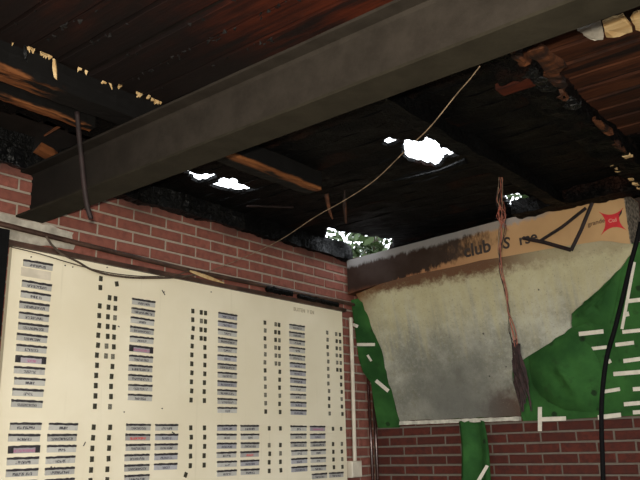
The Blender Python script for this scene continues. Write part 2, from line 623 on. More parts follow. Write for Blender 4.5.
def flakes(parent, y, xa, xb, cnt, seed):
    """charred flakes curling off along the seam of a board: too small to count"""
    rnd = random.Random(seed); mb = MB()
    for q in range(cnt):
        x = rnd.uniform(xa, xb); yy = y + rnd.uniform(-.016, .016); r = rnd.uniform(.003, .009)
        c = Vector((x, yy, ZD - .004)); a0 = rnd.uniform(0, 6.28)
        pts = [c + Vector((math.cos(a0 + k * 2.1) * r * rnd.uniform(.7, 1.5), math.sin(a0 + k * 2.1) * r, -rnd.uniform(0, .014))) for k in range(3)]
        mb.prism(pts, (0, 0, .004))
    o = build(mb, 'char_flake', M_FLAKE, parent); o['kind'] = 'stuff'
    return o

def splinters(parent, x, y0, y1, mat, cnt, seed, L=.035):
    rnd = random.Random(seed)
    mb = MB()
    for k in range(cnt):
        y = rnd.uniform(y0, y1); l = L * rnd.uniform(.3, 1.2); w = rnd.uniform(.003, .008)
        p = Vector((x, y, ZD - .002)); d = Vector((-l * rnd.uniform(.2, 1), l * rnd.uniform(-.7, .7), -l * rnd.uniform(.1, .8)))
        mb.prism([p + Vector((0, -w, 0)), p + Vector((0, w, 0)), p + d], (0.003, 0, .006))
    return build(mb, 'splinter', mat, parent)

yb = -5.2
k = 0
while yb < .36:
    near = yb + PW / 2 < -2.70
    seed = 100 + k
    if near:
        b = build(simple_board(.835, 4.8, yb, M_DECK, .02, 0, seed, 40, .011), 'plank', M_DECK, ceiling)
        if yb > -3.9:
            splinters(b, .862, yb + (k % 3) * .03, yb + PW - (k % 2) * .04, M_PALE, 3 + (k % 4) * 2, seed, .022 + .018 * (k % 4 == 1))
        if -3.75 < yb:
            flakes(b, yb, .95, 2.3, 16 + 34 * (k % 3 == 0), seed + 5)
        build(simple_board(.30, .80, yb, M_CHAR, .05, .03, seed + 1), 'plank', M_CHAR, ceiling)
    else:
        mb = grid_slab(-.32, 2.16, yb + .003, yb + PW - .003, 124, 6, ZD, .02, 0, .012, 0, 0, seed, .004)
        if mb:
            build(mb, 'plank', M_CHARB if k % 3 == 0 else M_CHAR, ceiling)
        if yb < -1.0:
            build(simple_board(2.17, 4.8, yb, M_DECKR, .03, 0, seed + 1, 40, .0015), 'plank', M_DECKR, ceiling)
        else:
            b = build(simple_board(2.20, 4.8, yb, M_CHARB, .04, 0, seed + 1), 'plank', M_CHARB, ceiling)
    yb += PW; k += 1
# the roofing felt above the boards, with the same burnt holes
roof = struct(empty('roof', (0, 0, ZD + .045)))
FELT = True
part(roof, grid_slab(-.5, 2.4, -2.7, .45, 116, 126, ZD + .045, .02, .012, 0, 0, 0, 5, .006), 'felt_sheet', M_FELT)
part(roof, MB().box((-.5, -7.9, ZD + .045), (2.4, -2.7, ZD + .075)), 'felt_sheet', M_FELT)
part(roof, MB().box((2.4, -7.9, ZD + .045), (7.4, .45, ZD + .075)), 'felt_sheet', M_FELT)

# ------------------------------------------------------------------ timbers
def timber(name, x0, x1, z0, z1, y0, y1, mat, amp, seg, seed, parent=None, loc0=None, taper=None):
    """a rough timber running along Y with an uneven burnt surface"""
    mb = MB(); rings = []
    for k in range(seg + 1):
        y = y0 + (y1 - y0) * k / seg
        s = 1.0 if not taper else taper(k / seg)
        cx, cz = (x0 + x1) / 2, (z0 + z1) / 2
        ring = []
        pts = [(-1, -1), (-.5, -1), (0, -1), (.5, -1), (1, -1), (1, -.33), (1, .33), (1, 1), (.5, 1), (0, 1), (-.5, 1), (-1, 1), (-1, .33), (-1, -.33)]
        for (a, b) in pts:
            px = cx + a * (x1 - x0) / 2 * s; pz = cz + b * (z1 - z0) / 2 * s
            n = Vector((nz(px * 11 + seed, y * 7, pz * 11), nz(px * 11, y * 9 + seed, pz * 11 + 5), nz(px * 11 + 9, y * 7, pz * 11 + seed)))
            n2 = nz(y * 34, px * 30, pz * 30 + seed)
            ring.append(Vector((px, y, pz)) + n * amp + Vector((a, 0, b)) * n2 * amp * .5)
        rings.append(ring)
    mb.loft(rings)
    return mb

j1 = empty('ceiling_joist', (.80, -3.0, 2.772))
tag(j1, 'orange-edged half charred wooden joist running across the steel beam above the white board', 'joist')
part(j1, timber('joist', .75, .85, 2.772, 2.876, -5.2, -1.60, M_JOIST, .006, 120, 3), 'timber', M_JOIST)
# bare splintered ends of the same joist beyond the beam
part(j1, MB().tube([(.80, -1.50, 2.79), (.79, -1.46, 2.70), (.80, -1.45, 2.66)], [.014, .010, .004], 5), 'splinter', M_ORANGED)
part(j1, MB().tube([(.82, -1.36, 2.84), (.80, -1.34, 2.76), (.80, -1.33, 2.66)], [.004, .014, .006], 5), 'splinter', M_ORANGED)

j2 = empty('ceiling_joist', (1.5, -3.0, 2.78))
tag(j2, 'fully blackened joist hanging from the burnt ceiling beside the large roof hole', 'joist')
part(j2, timber('joist', 1.60, 1.68, 2.80, 2.876, -2.6, -.3, M_CHAR, .012, 90, 8), 'timber', M_CHAR)

j3 = empty('ceiling_joist', (2.22, -2.0, 2.78))
tag(j3, 'crumbling charred joist with orange patches at the edge of the red-brown ceiling boards', 'joist')
part(j3, timber('joist', 2.10, 2.22, 2.785, 2.88, -2.66, -.25, M_CHARB, .022, 110, 12), 'timber', M_CHARB)
rnd = random.Random(3)
for (px, py, sx, sy, mt) in ((519, 58, .045, .09, M_ORANGED), (547, 60, .05, .16, M_ORANGED), (556, 78, .04, .12, M_ORANGED), (561, 96, .035, .06, M_ORANGED),
                             (532, 76, .06, .09, M_CHARS), (545, 84, .05, .08, M_CHARS), (602, 126, .018, .14, M_ORANGED), (572, 104, .05, .07, M_CHARS), (584, 118, .04, .12, M_CHAR), (618, 146, .02, .13, M_ORANGED)):
    p = at(px, py, 2, 2.790)
    mb = MB(); rings = []
    for q in range(6):
        t = q / 5 - .5
        s = .45 + .55 * rnd.random() if q in (0, 5) else .75 + .4 * rnd.random()
        rings.append([Vector((p.x + a * sx * s * .6 + rnd.uniform(-.008, .008), p.y + t * sy * 1.4 + rnd.uniform(-.012, .012), p.z + b * .014 * s + rnd.uniform(-.005, .005))) for a, b in ((-1, -.6), (.1, -1), (1, -.5), (.9, 1), (-.8, 1))])
    mb.loft(rings)
    part(j3, mb, 'burnt_chunk', mt)

# thin batten beside the first joist
bt = empty('ceiling_batten', (.62, -2.6, 2.768))
tag(bt, 'thin scorched batten between the orange joist and the left wall top', 'batten')
part(bt, timber('b', .60, .645, 2.778, 2.83, -3.6, -2.84, M_JOIST, .005, 40, 5), 'timber', M_JOIST)

# wall plate over the left wall: alligatored charcoal
wp = empty('wall_plate', (.02, -1.8, 2.79))
tag(wp, 'long cracked charcoal wall plate lying on top of the left brick wall', 'timber')
part(wp, timber('w', -.12, .05, 2.772, 2.880, -5.0, -1.35, M_CHARS, .020, 260, 21), 'timber', M_CHARS)
part(wp, timber('w', -.12, .05, 2.772, 2.880, -1.35, -.24, M_CHAR, .020, 80, 21, taper=lambda t: 1.0 if t < .6 else 1 - (t - .6) * .12), 'timber', M_CHAR)

part(wp, timber('w', -.14, .055, 2.85, 2.922, -5.0, -2.78, M_CHARS, .020, 150, 33), 'timber', M_CHARS)
mb = MB().loft([[Vector((.10, -2.80, 2.83)), Vector((.16, -2.80, 2.825)), Vector((.15, -2.79, 2.87))], [Vector((.09, -2.73, 2.82)), Vector((.165, -2.72, 2.81)), Vector((.14, -2.72, 2.862))], [Vector((.11, -2.67, 2.822)), Vector((.14, -2.66, 2.818)), Vector((.13, -2.67, 2.84))]])
part(wp, mb, 'splinter', M_ORANGE)
tag(build(MB().tube([at(44, 136, 0, .3), at(55, 129, 0, .32), at(67, 122, 0, .34)], [.004, .007, .006], 5), 'bare_lath', M_ORANGED), 'short bare lath sticking out above the beam end at the left wall', 'lath')

# header above the display box on the right wall
hd = empty('header_timber', (1.6, -.2, 2.8))
tag(hd, 'charred header timber just above the cardboard box on the right wall', 'timber')
mb = timber('h', -.05, .05, 2.80, 2.885, .0, 1.35, M_CHARB, .016, 70, 41)
mb.v = [(1.36 + v[1], -.36 + v[0] - v[1] * .02, v[2] - v[1] * .012) for v in mb.v]
part(hd, mb, 'timber', M_CHARB)
rr = random.Random(15)
for (px, py, s) in ((627, 157, .020), (611, 165, .012), (616, 169, .010), (620, 172, .016), (626, 176, .010), (631, 180, .013), (636, 185, .015), (640, 189, .012)):
    p = at(px, py, 2, 2.79)
    mb = MB()
    mb.prism([p + Vector((rr.uniform(-.3, .3) * s + dx * s, dy * s * 1.5, rr.uniform(-.003, .003))) for dx, dy in ((-1, -.9), (.2, -.5), (.9, -.8), (.5, .3), (.8, 1.0), (-.2, .6), (-.7, .9))], (0, 0, .012))
    part(hd, mb, 'splinter', M_PALE)

# loose charred lath hanging under the large hole
lt = tag(build(MB().tube([at(393, 181, 2, 2.76), at(410, 178, 2, 2.76), at(440, 171, 2, 2.77), at(466, 161, 2, 2.78)], [.006, .008, .01, .016], 6), 'charred_lath', M_CHAR),
         'loose charred lath hanging just below the large roof hole', 'lath')
lt = tag(build(MB().tube([at(247, 206, 0, .42), at(270, 206.5, 0, .40), at(293, 207.5, 0, .40)], .006, 5), 'reddish_lath', M_RUST),
         'short dark red lath lying across the charcoal below the left roof holes', 'lath')
lt = tag(build(MB().box((2.06, -2.05, 2.775), (2.19, -1.98, 2.80)), 'board_offcut', M_DECK),
         'dark red board piece next to the crumbling joist below the beam', 'board')

# torn pale boards at the top right
for i, (poly, lab) in enumerate((
        ([(601, 22), (624, 14), (633, 32), (606, 38)], 'torn pale cream board hanging under the red-brown ceiling behind the beam'),
        ([(578, 30), (600, 20), (604, 38), (592, 40)], 'small scorched flap with white tip beside the torn cream board'),
        ([(631, 14), (645, 10), (645, 31), (634, 30)], 'pale spotted board scrap at the right end of the torn cream board'))):
    pts = [at(x, y, 2, 2.868) for x, y in poly]
    mid = sum(pts, Vector()) / len(pts) + Vector((0, 0, -.012))
    mb = MB()
    n = len(pts)
    fine = []
    rr = random.Random(i)
    for q in range(n):
        for s in range(4):
            a = pts[q].lerp(pts[(q + 1) % n], s / 4)
            fine.append(a + Vector((rr.uniform(-.006, .006), rr.uniform(-.006, .006), rr.uniform(-.006, .002))))
    mb.prism(fine, (0, 0, .008))
    tag(build(mb, 'board_scrap', M_PALE if i != 1 else M_PATCH), lab, 'board')

rr = random.Random(77)
for (a, b, w, mt, lab) in (((54, 59), (56, 79), .011, M_PALE, 'pale wood chip dangling from the plank ends above the orange joist'),
                           ((25, 45), (27, 62), .010, M_CHARS, 'blackened wood flake dangling left of the pale chip by the plank ends'),
                           ((147, 99), (150, 96), .009, M_PALE, 'tiny pale wood crumb above the steel beam at the plank ends')):
    p = at(*a, 0, .875); q = at(*b, 0, .875); m = p.lerp(q, .5)
    mb = MB().loft([[p + Vector((0, -w * .5, 0)), p + Vector((.004, 0, 0)), p + Vector((0, w * .6, 0))],
                    [m + Vector((0, -w, 0)), m + Vector((.007, 0, 0)), m + Vector((0, w * .8, 0))],
                    [q + Vector((0, -w * .8, .004)), q + Vector((.005, 0, 0)), q + Vector((0, w * .4, -.003))]])
    tag(build(mb, 'wood_chip', mt), lab, 'wood chip')

# ------------------------------------------------------------------ steel beam
YB0, YB1 = -2.820, -2.684
ZB0, ZB1 = 2.540, 2.768
beam = empty('steel_beam', (0, (YB0 + YB1) / 2, ZB0))
tag(beam, 'grey sooty steel I-beam spanning the room from the left brick wall', 'beam')
def flange(z0, z1, amp=.0015):
    rings = []
    for k in range(61):
        x = -.1 + 5.2 * k / 60
        sk = .022 - .0095 * x
        a = sk + amp * nz(x * 9, z0 * 3, 1); b = sk + amp * nz(x * 8, z0 * 3, 7)
        rings.append([(x, YB0 + a, z0), (x, YB1 + b, z0), (x, YB1 + b, z1), (x, YB0 + a, z1)])
    return MB().loft(rings)
part(beam, flange(ZB0, ZB0 + .0105), 'bottom_flange', M_STEELF)
part(beam, flange(ZB1 - .0105, ZB1), 'top_flange', M_STEEL)
ym = (YB0 + YB1) / 2
mb = MB().loft([[(x, ym + .022 - .0095 * x + s * w, z) for s, w, z in ((-1, .004 + .010, ZB0 + .010), (-1, .004, ZB0 + .022), (-1, .004, ZB1 - .022), (-1, .014, ZB1 - .010), (1, .014, ZB1 - .010), (1, .004, ZB1 - .022), (1, .004, ZB0 + .022), (1, .014, ZB0 + .010))] for x in (-.1, 2.5, 5.1)])
part(beam, mb, 'web', M_STEEL)

# ------------------------------------------------------------------ white name board
BX = .03
board = empty('name_board', (0, -1.57, 1.05))
tag(board, 'large cream board with rows of grey name plates on the left brick wall', 'board')
part(board, MB().box((.004, -2.822, 1.02), (BX, -.372, 2.388)), 'panel', M_BOARD)
part(board, MB().box((.004, -2.86, 2.388), (.05, -.345, 2.412)), 'top_rail', M_RAIL)

def plate_mesh(mat, dy, dz, seed):
    return MB().box((0, -dy / 2, -dz / 2), (.006, dy / 2, dz / 2)).fix('name_plate', [mat])
PLW, PLH = .147, .0265
PM = {m.name: plate_mesh(m, PLW, PLH, 0) for m in (M_LABEL, M_LABELB, M_LABELR, M_LABELP)}
def clip_mesh(seed):
    rnd = random.Random(seed); mb = MB()
    n = 12; top = []; bot = []
    for k in range(n + 1):
        y = -PLW / 2 + PLW * k / n
        top.append((0, y, .0050 + rnd.uniform(0, .0032))); bot.append((0, y, -.0022 - rnd.uniform(0, .0022)))
    mb.prism(top + bot[::-1], (.009, 0, 0))
    return mb.fix('clip', [M_CLIP])
CM = [clip_mesh(s) for s in range(5)]
ends_m = MB().box((0, -.011, -PLH / 2), (.008, .011, PLH / 2)).fix('end_cap', [M_CLIP])

def rowz(k):
    return 2.241 - .0482 * k
rnd = random.Random(11)
def plate(y0, y1, k, mat=None, ends=False):
    m = mat or (M_LABEL if rnd.random() < .55 or y1 < -1.9 else M_LABELB)
    zt = rowz(k)
    lx, ly, lz = board.location
    sc = (y1 - y0) / PLW
    o = link('name_plate', PM[m.name], board, (BX - lx, (y0 + y1) / 2 - ly + rnd.uniform(-.003, .003), zt - PLH / 2 - .003 - lz), (rnd.uniform(-.012, .012), 0, 0))
    c = link('clip', rnd.choice(CM), o, (0, 0, PLH / 2 - .001))
    if ends:
        link('end_cap', ends_m, o, (0, -PLW / 2 + .011, 0)); link('end_cap', ends_m, o, (0, PLW / 2 - .011, 0))
    return o
A1, A2 = (-2.765, -2.618), (-2.582, -2.435)
B1, B2 = (-2.157, -2.010), (-1.975, -1.828)
C1, C2 = (-1.549, -1.402), (-1.365, -1.218)
D1, D2 = (-.932, -.788), (-.745, -.604)
for k in (-2, 0, 1, 2, 3, 4, 5, 6, 7, 8, 9, 10, 11):
    plate(*A1, k, M_LABELP if k == 7 else None, k == 7)
for k in range(0, 11):
    plate(*B1, k, M_LABELP if k == 5 else None, k == 5)
for k in range(0, 12):
    plate(*C1, k)
for k in range(0, 12):
    plate(*D1, k)
for col in (A1, A2, B1, B2, C1, C2, D1, D2):
    for k in range(13, 19):
        if col is B2 and k == 18:
            continue
        m = None; e = False
        if col is A1 and k == 15: m, e = M_LABELP, True
        if col is B1 and k == 14: m, e = M_LABELR, False
        if col is C2 and k == 16: m, e = M_LABELR, False
        if col is D2 and k == 13: m = M_LABELP
        plate(*col, k, m, e)
plate(-.735, -.596, 19); plate(-.555, -.429, 19)
# white blank strip below the topmost plate of the first column
part(board, MB().box((BX, -2.772, 2.262), (BX + .003, -2.622, 2.302)), 'blank_strip', M_WHITEPL)

tile_m = MB().loft([[(0, -.0095, -.013), (0, .0095, -.013), (0, .0095, .013), (0, -.0095, .013)], [(.006, -.0085, -.012), (.006, .0085, -.012), (.006, .0085, .012), (.006, -.0085, .012)]])
TM = [tile_m.fix('number_tile', [M_TILE]), tile_m.fix('number_tile', [M_TILEG])]
def tile(y, z, grey=False, rot=0.0):
    lx, ly, lz = board.location
    link('number_tile', TM[1 if grey else 0], board, (BX - lx, y - ly, z - lz), (rot + rnd.uniform(-.08, .08), 0, 0))
def tz(k):
    return 2.226 - .0482 * k
def tcol(y, ks, grey=0.0):
    for k in ks:
        tile(y + rnd.uniform(-.003, .003), tz(k), rnd.random() < grey)
low = range(13, 19)
tile(-2.348, 2.314); tile(-2.348, 2.269); tile(-2.252, 2.302, False, .2)
tcol(-2.345, range(1, 12)); tcol(-2.293, range(0, 7), .15); tcol(-2.255, range(0, 12), .1)
tcol(-2.343, low); tcol(-2.253, low)
tcol(-1.740, range(0, 11)); tcol(-1.680, range(0, 4), .3); tcol(-1.647, range(0, 11))
tcol(-1.737, range(13, 18)); tcol(-1.640, range(13, 18)); tile(-1.768, tz(18) + .004, False, -.45)
tcol(-1.158, range(0, 12), .45); tcol(-1.062, range(0, 6), .7); tcol(-1.030, range(0, 12), .5)
for y in (-1.126, -1.028):
    tcol(y, [13, 15, 16, 17, 18], .1)
tcol(-.547, range(0, 12), .5); tcol(-.448, range(0, 6), .5); tcol(-.409, range(0, 12), .5)
for y in (-.515, -.424):
    tcol(y, [13, 15, 16, 17, 18], .1)
# little nails and pin holes
pin = MB().loft([[(0, math.cos(a) * .0035, math.sin(a) * .0035) for a in [i * math.pi / 3 for i in range(6)]], [(.004, math.cos(a) * .003, math.sin(a) * .003) for a in [i * math.pi / 3 for i in range(6)]]]).fix('pin', [M_CLIP])
for (px, py) in ((107, 267.5), (31, 257), (65, 265.5), (72.5, 267), (162, 408.5), (211, 292), (51, 467), (164, 292), (124, 412)):
    p = at(px, py, 0, BX)
    link('pin', pin, board, p - board.location)
for (px, py, dx, dy) in ((162, 290, 3, 5), (172, 432, 3, 2), (50, 474, 5, -7), (83.5, 446, 2, -4), (118, 326, 1.5, 1)):
    a = at(px, py, 0, BX + .002); b = at(px + dx, py + dy, 0, BX + .002)
    part(board, MB().tube([a, b], .003, 4), 'burn_mark', M_CLIP)

def text_mesh(name, body, size, mat, depth=.0006, shear=0.0):
    cu = bpy.data.curves.new(name, 'FONT')
    cu.body = body; cu.size = size; cu.extrude = depth; cu.align_x = 'CENTER'; cu.align_y = 'CENTER'; cu.shear = shear; cu.offset = size * .022
    tmp = bpy.data.objects.new('tmp', cu); C.objects.link(tmp)
    dg = bpy.context.evaluated_depsgraph_get()
    me = bpy.data.meshes.new_from_object(tmp.evaluated_get(dg))
    bpy.data.objects.remove(tmp); bpy.data.curves.remove(cu)
    me.name = name
    me.materials.clear(); me.materials.append(mat)
    return me
M_FAINT = m_plain('faint_pencil', (.46, .40, .29), .8, 0, .1, 40)
me = text_mesh('lettering', 'BUITEN  V EN', .034, M_FAINT)
p = at(304, 311, 0, BX + .001)
o = link('lettering', me, board, p - board.location, (math.pi / 2, 0, math.pi / 2))

# ------------------------------------------------------------------ rails, pipes and cables on the left wall
rail = tag(build(MB().tube([(.045, -5.0, 2.485), (.045, -2.9, 2.476), (.045, -2.25, 2.458), (.045, -1.78, 2.447), (.045, -1.1, 2.452), (.045, -.1, 2.452)], .013, 8), 'wall_pipe', M_RAIL),
           'dark brown pipe running along the left brick wall above the cream board', 'pipe')
tag(build(MB().box((.0, -2.99, .0), (.07, -2.862, 2.45)), 'dark_post', M_BLACK), 'black upright post beside the left edge of the cream board', 'post')
cd = empty('cable_conduit', (.02, -.285, 1.39))
tag(cd, 'white vertical conduit with junction box between the cream board and the corner', 'conduit')
part(cd, MB().tube([(.022, -.262, 2.36), (.022, -.262, 2.0), (.022, -.272, 1.39)], .0135, 8), 'tube', M_WHITEPL)
jb = MB()
jb.loft([[(.0, -.345, 1.288), (.0, -.235, 1.288), (.0, -.235, 1.392), (.0, -.345, 1.392)], [(.05, -.345, 1.288), (.05, -.235, 1.288), (.05, -.235, 1.392), (.05, -.345, 1.392)], [(.055, -.338, 1.294), (.055, -.242, 1.294), (.055, -.242, 1.386), (.055, -.338, 1.386)]])
part(cd, jb, 'junction_box', M_WHITEPL)
tag(build(MB().tube([(.03, -.094, 2.0), (.03, -.086, 1.5), (.03, -.086, 0)], .011, 8), 'corner_pipe', M_PIPE, None, True), 'glossy dark pipe left of its twin in the corner of the brick walls', 'pipe', 'dark pipes in the corner')
tag(build(MB().tube([(.03, -.03, 1.93), (.03, -.026, 1.5), (.03, -.026, 0)], .011, 8), 'corner_pipe', M_PIPE, None, True), 'glossy dark pipe right of its twin, ending below the green cloth', 'pipe', 'dark pipes in the corner')

# cement smear under the beam end
mb = MB()
pp = [(.004, -3.1, 2.545), (.004, -2.83, 2.537), (.004, -2.66, 2.534), (.004, -2.50, 2.530), (.004, -2.49, 2.435), (.004, -2.68, 2.428), (.004, -2.86, 2.425), (.004, -3.1, 2.43)]
rr = random.Random(5); fine = []
for q in range(len(pp)):
    for s in range(4):
        a = Vector(pp[q]).lerp(Vector(pp[(q + 1) % len(pp)]), s / 4)
        fine.append(a + Vector((0, rr.uniform(-.008, .008), rr.uniform(-.006, .006))))
mb.prism(fine, (-.012, 0, 0))
o = build(mb, 'cement_patch', M_PATCH, wall_left)

def wire(name, pts, r, mat, label, cat, n=5, group=None, sub=6):
    """smooth tube through points (Catmull-Rom)"""
    P = [Vector(p) for p in pts]
    P = [P[0] * 2 - P[1]] + P + [P[-1] * 2 - P[-2]]
    out = []
    for i in range(1, len(P) - 2):
        for s in range(sub):
            t = s / sub
            a, b, c, d = P[i - 1], P[i], P[i + 1], P[i + 2]
            out.append(.5 * ((2 * b) + (c - a) * t + (2 * a - 5 * b + 4 * c - d) * t * t + (3 * b - a - 3 * c + d) * t ** 3))
    out.append(P[-2])
    o = build(MB().tube(out, r, n), name, mat, None, True)
    if label:
        tag(o, label, cat, group)
    return o

S = at(480, 66, 2, 2.545); E = at(205, 273, 0, .07)
nrm = (E - S).cross(Vector((0, 0, 1))).normalized()
pts = [on_plane(x, y, S, nrm) for x, y in ((480, 66), (470, 79), (456, 95), (430, 127), (405, 151), (375, 180), (345, 200), (315, 217), (280, 240), (245, 257), (205, 273))]
wire('thin_wire', pts, .0018, M_WIRE, 'long thin tan wire stretched from the steel beam down to the left wall', 'wire')
wire('wall_cable', [at(x, y, 0, .068) for x, y in ((46, 236), (52, 245), (62, 254), (78, 262), (90, 269), (105, 274), (130, 277.5), (155, 278), (180, 277), (205, 273))], .0055, M_WIREK,
     'thicker dark cable drooping over the top of the cream board', 'cable')
wire('wall_cable', [at(x, y, 0, .060) for x, y in ((11, 247), (40, 254), (70, 263), (100, 271), (125, 275), (150, 276.5), (175, 275), (192, 270))], .0028, M_WIREK,
     'hair-thin dark wire lying along the top edge of the cream board', 'cable')
# peeled pale strip and burnt remains on the rail
mb = MB(); rings = []
for q in range(9):
    t = q / 8
    p = at(190 + 34 * t, 271 + 12 * t, 0, .075 - .01 * t)
    w = .008 * math.sin(math.pi * min(1, max(.08, t * .9 + .1))) + .003
    rings.append([p + Vector((0, 0, w)), p + Vector((.004, 0, 0)), p - Vector((0, 0, w)), p - Vector((.005, 0, 0))])
tag(build(mb.loft(rings), 'peeled_strip', M_PALE), 'curled pale strip peeling off the pipe above the cream board', 'strip')
mb = MB(); rings = []
for q in range(12):
    t = q / 11
    p = at(266 + 26 * t, 288.5 + 5 * t, 0, .05)
    rings.append([p + Vector((math.cos(a) * .012, 0, math.sin(a) * .022)) * (1 + .6 * nz(q * .9, a)) for a in [i * math.pi / 3 for i in range(6)]])
tag(build(mb.loft(rings), 'burnt_fitting', M_CHAR), 'lump of burnt black plastic on the pipe above the cream board', 'debris')
mb = MB(); rings = []
for q in range(12):
    t = q / 11
    p = at(298 + 40 * t, 296 + 9 * t, 0, .05)
    rings.append([p + Vector((math.cos(a) * .012, 0, math.sin(a) * .018)) * (1 + .7 * nz(q * .9, a, 4)) for a in [i * math.pi / 3 for i in range(6)]])
tag(build(mb.loft(rings), 'burnt_fitting', M_CHARB), 'row of burnt brown remains on the pipe end near the corner', 'debris')

# hanging burnt cable below the joist at the left
wire('burnt_cable', [at(x, y, 0, .80) for x, y in ((77, 112), (79, 135), (81, 155), (84, 185), (87, 205), (91, 219))], [.010] * 31, M_RUST, 'thick burnt cable end hanging in front of the beam near the left wall', 'cable', 6)

# ------------------------------------------------------------------ green cloth panel, grey sheet and box on the right wall
PB = Vector((0, -.035, 1.612)); PT = Vector((0, -.275, 2.53))
sl = (PT - PB).normalized()
PN = Vector((1, 0, 0)).cross(sl).normalized()      # faces the room
if PN.y > 0:
    PN = -PN
def pan(px, py, off=0.0):
    return on_plane(px, py, PB + PN * off, PN)

cloth = empty('green_cloth', (1.1, -.05, 1.62))
tag(cloth, 'torn green cloth with white tape strips covering the slanted panel on the right wall', 'cloth')
left_edge = [(351, 300), (352.5, 312), (355, 330), (358.5, 358), (363, 372), (371, 383), (374, 405), (378, 428)]
pl = [pan(x, y) for x, y in left_edge]
bot = [pan(x, y) for x, y in ((399, 427.5), (401, 420.5), (460, 418.5), (521, 416), (523, 421), (560, 420), (600, 417), (640, 415.5))]
xr = 2.5
poly = pl + bot + [Vector((xr, PB.y, PB.z)), Vector((xr, PT.y, PT.z)), Vector((1.2, PT.y, PT.z))]
part(cloth, MB().prism(poly, -PN * .012), 'cloth_sheet', M_GREEN)
# drooping fold at the right
def patch(outline, bulge, nr=12):
    """bulging cloth patch over an outline of photo points on the slanted panel"""
    base = [pan(x, y, .004) for x, y in outline]
    ctr = sum(base, Vector()) / len(base)
    mb = MB(); n = len(base)
    for r in range(nr, 0, -1):
        s = r / nr
        for k, b in enumerate(base):
            w = .012 * math.sin(k * 2.1) * s
            p = ctr.lerp(b, s)
            mb.v.append(tuple(p + PN * (max(0, bulge * (1 - s ** 2.2) + w * (1 - s) * 2 + (1 - s) * .05 * nz(p.x * 16 + p.z * 9, p.z * 5, bulge * 30)) + .004)))
    mb.v.append(tuple(ctr + PN * (bulge + .004)))
    for r in range(nr - 1):
        for k in range(n):
            a = r * n + k; b = r * n + (k + 1) % n
            mb.face([a, b, b + n, a + n])
    for k in range(n):
        mb.face([(nr - 1) * n + k, (nr - 1) * n + (k + 1) % n, nr * n])
    return mb
part(cloth, patch([(571, 333), (560, 337.5), (545, 346), (529, 357), (530, 370), (533, 384), (541, 396), (553, 404), (566, 410), (582, 411.5), (596, 411), (600, 395), (603, 378), (599, 360), (591, 346), (582, 339)], .075), 'cloth_fold', M_GREEN, True)
part(cloth, patch([(572, 314), (590, 299), (608, 283), (622, 268), (616, 300), (610, 328), (590, 322), (575, 327)], .03), 'cloth_fold', M_GREEN, True)
# tape strips
tapes = [((353, 324.5), (358, 326.5), 3), ((357, 344.5), (375, 344.5), 3), ((376, 380.5), (388.5, 391), 3.4), ((367.5, 355), (371.5, 361), 2),
         ((579, 334), (603.5, 331.3), 4.2), ((591.5, 348.7), (607, 347), 3.4), ((622.5, 332), (646, 329.6), 3.6), ((615.5, 344.8), (634, 342.6), 3.8),
         ((623.5, 361), (646, 358), 4), ((613.5, 374), (641, 371.8), 4.2), ((602.5, 391.8), (620, 389), 3.6), ((633, 389.2), (650, 388), 4),
         ((624, 404.2), (650, 402), 4), ((633, 412.4), (650, 411.3), 4), ((598, 417.3), (621, 414.8), 4.4), ((542, 419.2), (566, 418.4), 4.2),
         ((540, 407), (540, 431), 4), ((608, 362), (611, 360.5), 4), ((627.5, 301.2), (650, 298.5), 4), ((625, 314.6), (629, 313.6), 4.5),
         ((634.5, 262), (622, 329), 3)]
for (x0, y0), (x1, y1), w in tapes:
    dx, dy = x1 - x0, y1 - y0; L = math.hypot(dx, dy); ux, uy = -dy / L * w / 2, dx / L * w / 2
    q = [pan(x0 + ux, y0 + uy, .002), pan(x1 + ux, y1 + uy, .002), pan(x1 - ux, y1 - uy, .002), pan(x0 - ux, y0 - uy, .002)]
    part(cloth, MB().prism(q, PN * .0025), 'tape_strip', M_TAPE)
# torn strip of the cloth hanging below the panel
mb = MB(); rows = []
for q in range(13):
    t = q / 12
    z = 1.622 - t * .52
    row = []
    for s in range(9):
        u = s / 8
        xw = .708 + .008 * math.sin(t * 6) + u * (.185 + .025 * t) + .01 * t
        yw = -.060 - .030 * math.sin(u * 7.5 + t * 1.2) * (.5 + .5 * t) - .010 * math.sin(u * 17) * t
        row.append((xw, yw, z + .006 * math.sin(s * 2.2)))
    rows.append(row)
b0 = len(mb.v)
for row in rows: mb.v += row
for q in range(12):
    for s in range(8):
        a = b0 + q * 9 + s
        mb.face([a, a + 1, a + 10, a + 9])
hs = part(cloth, mb, 'hanging_strip', M_GREEN, True)
sm = hs.modifiers.new('thickness', 'SOLIDIFY'); sm.thickness = .004
pa = [at(x, y, 1, -.095) for x, y in ((486, 465), (489, 466), (481, 480), (477, 480))]
part(cloth, MB().prism(pa, (0, -.003, 0)), 'tape_strip', M_TAPE)

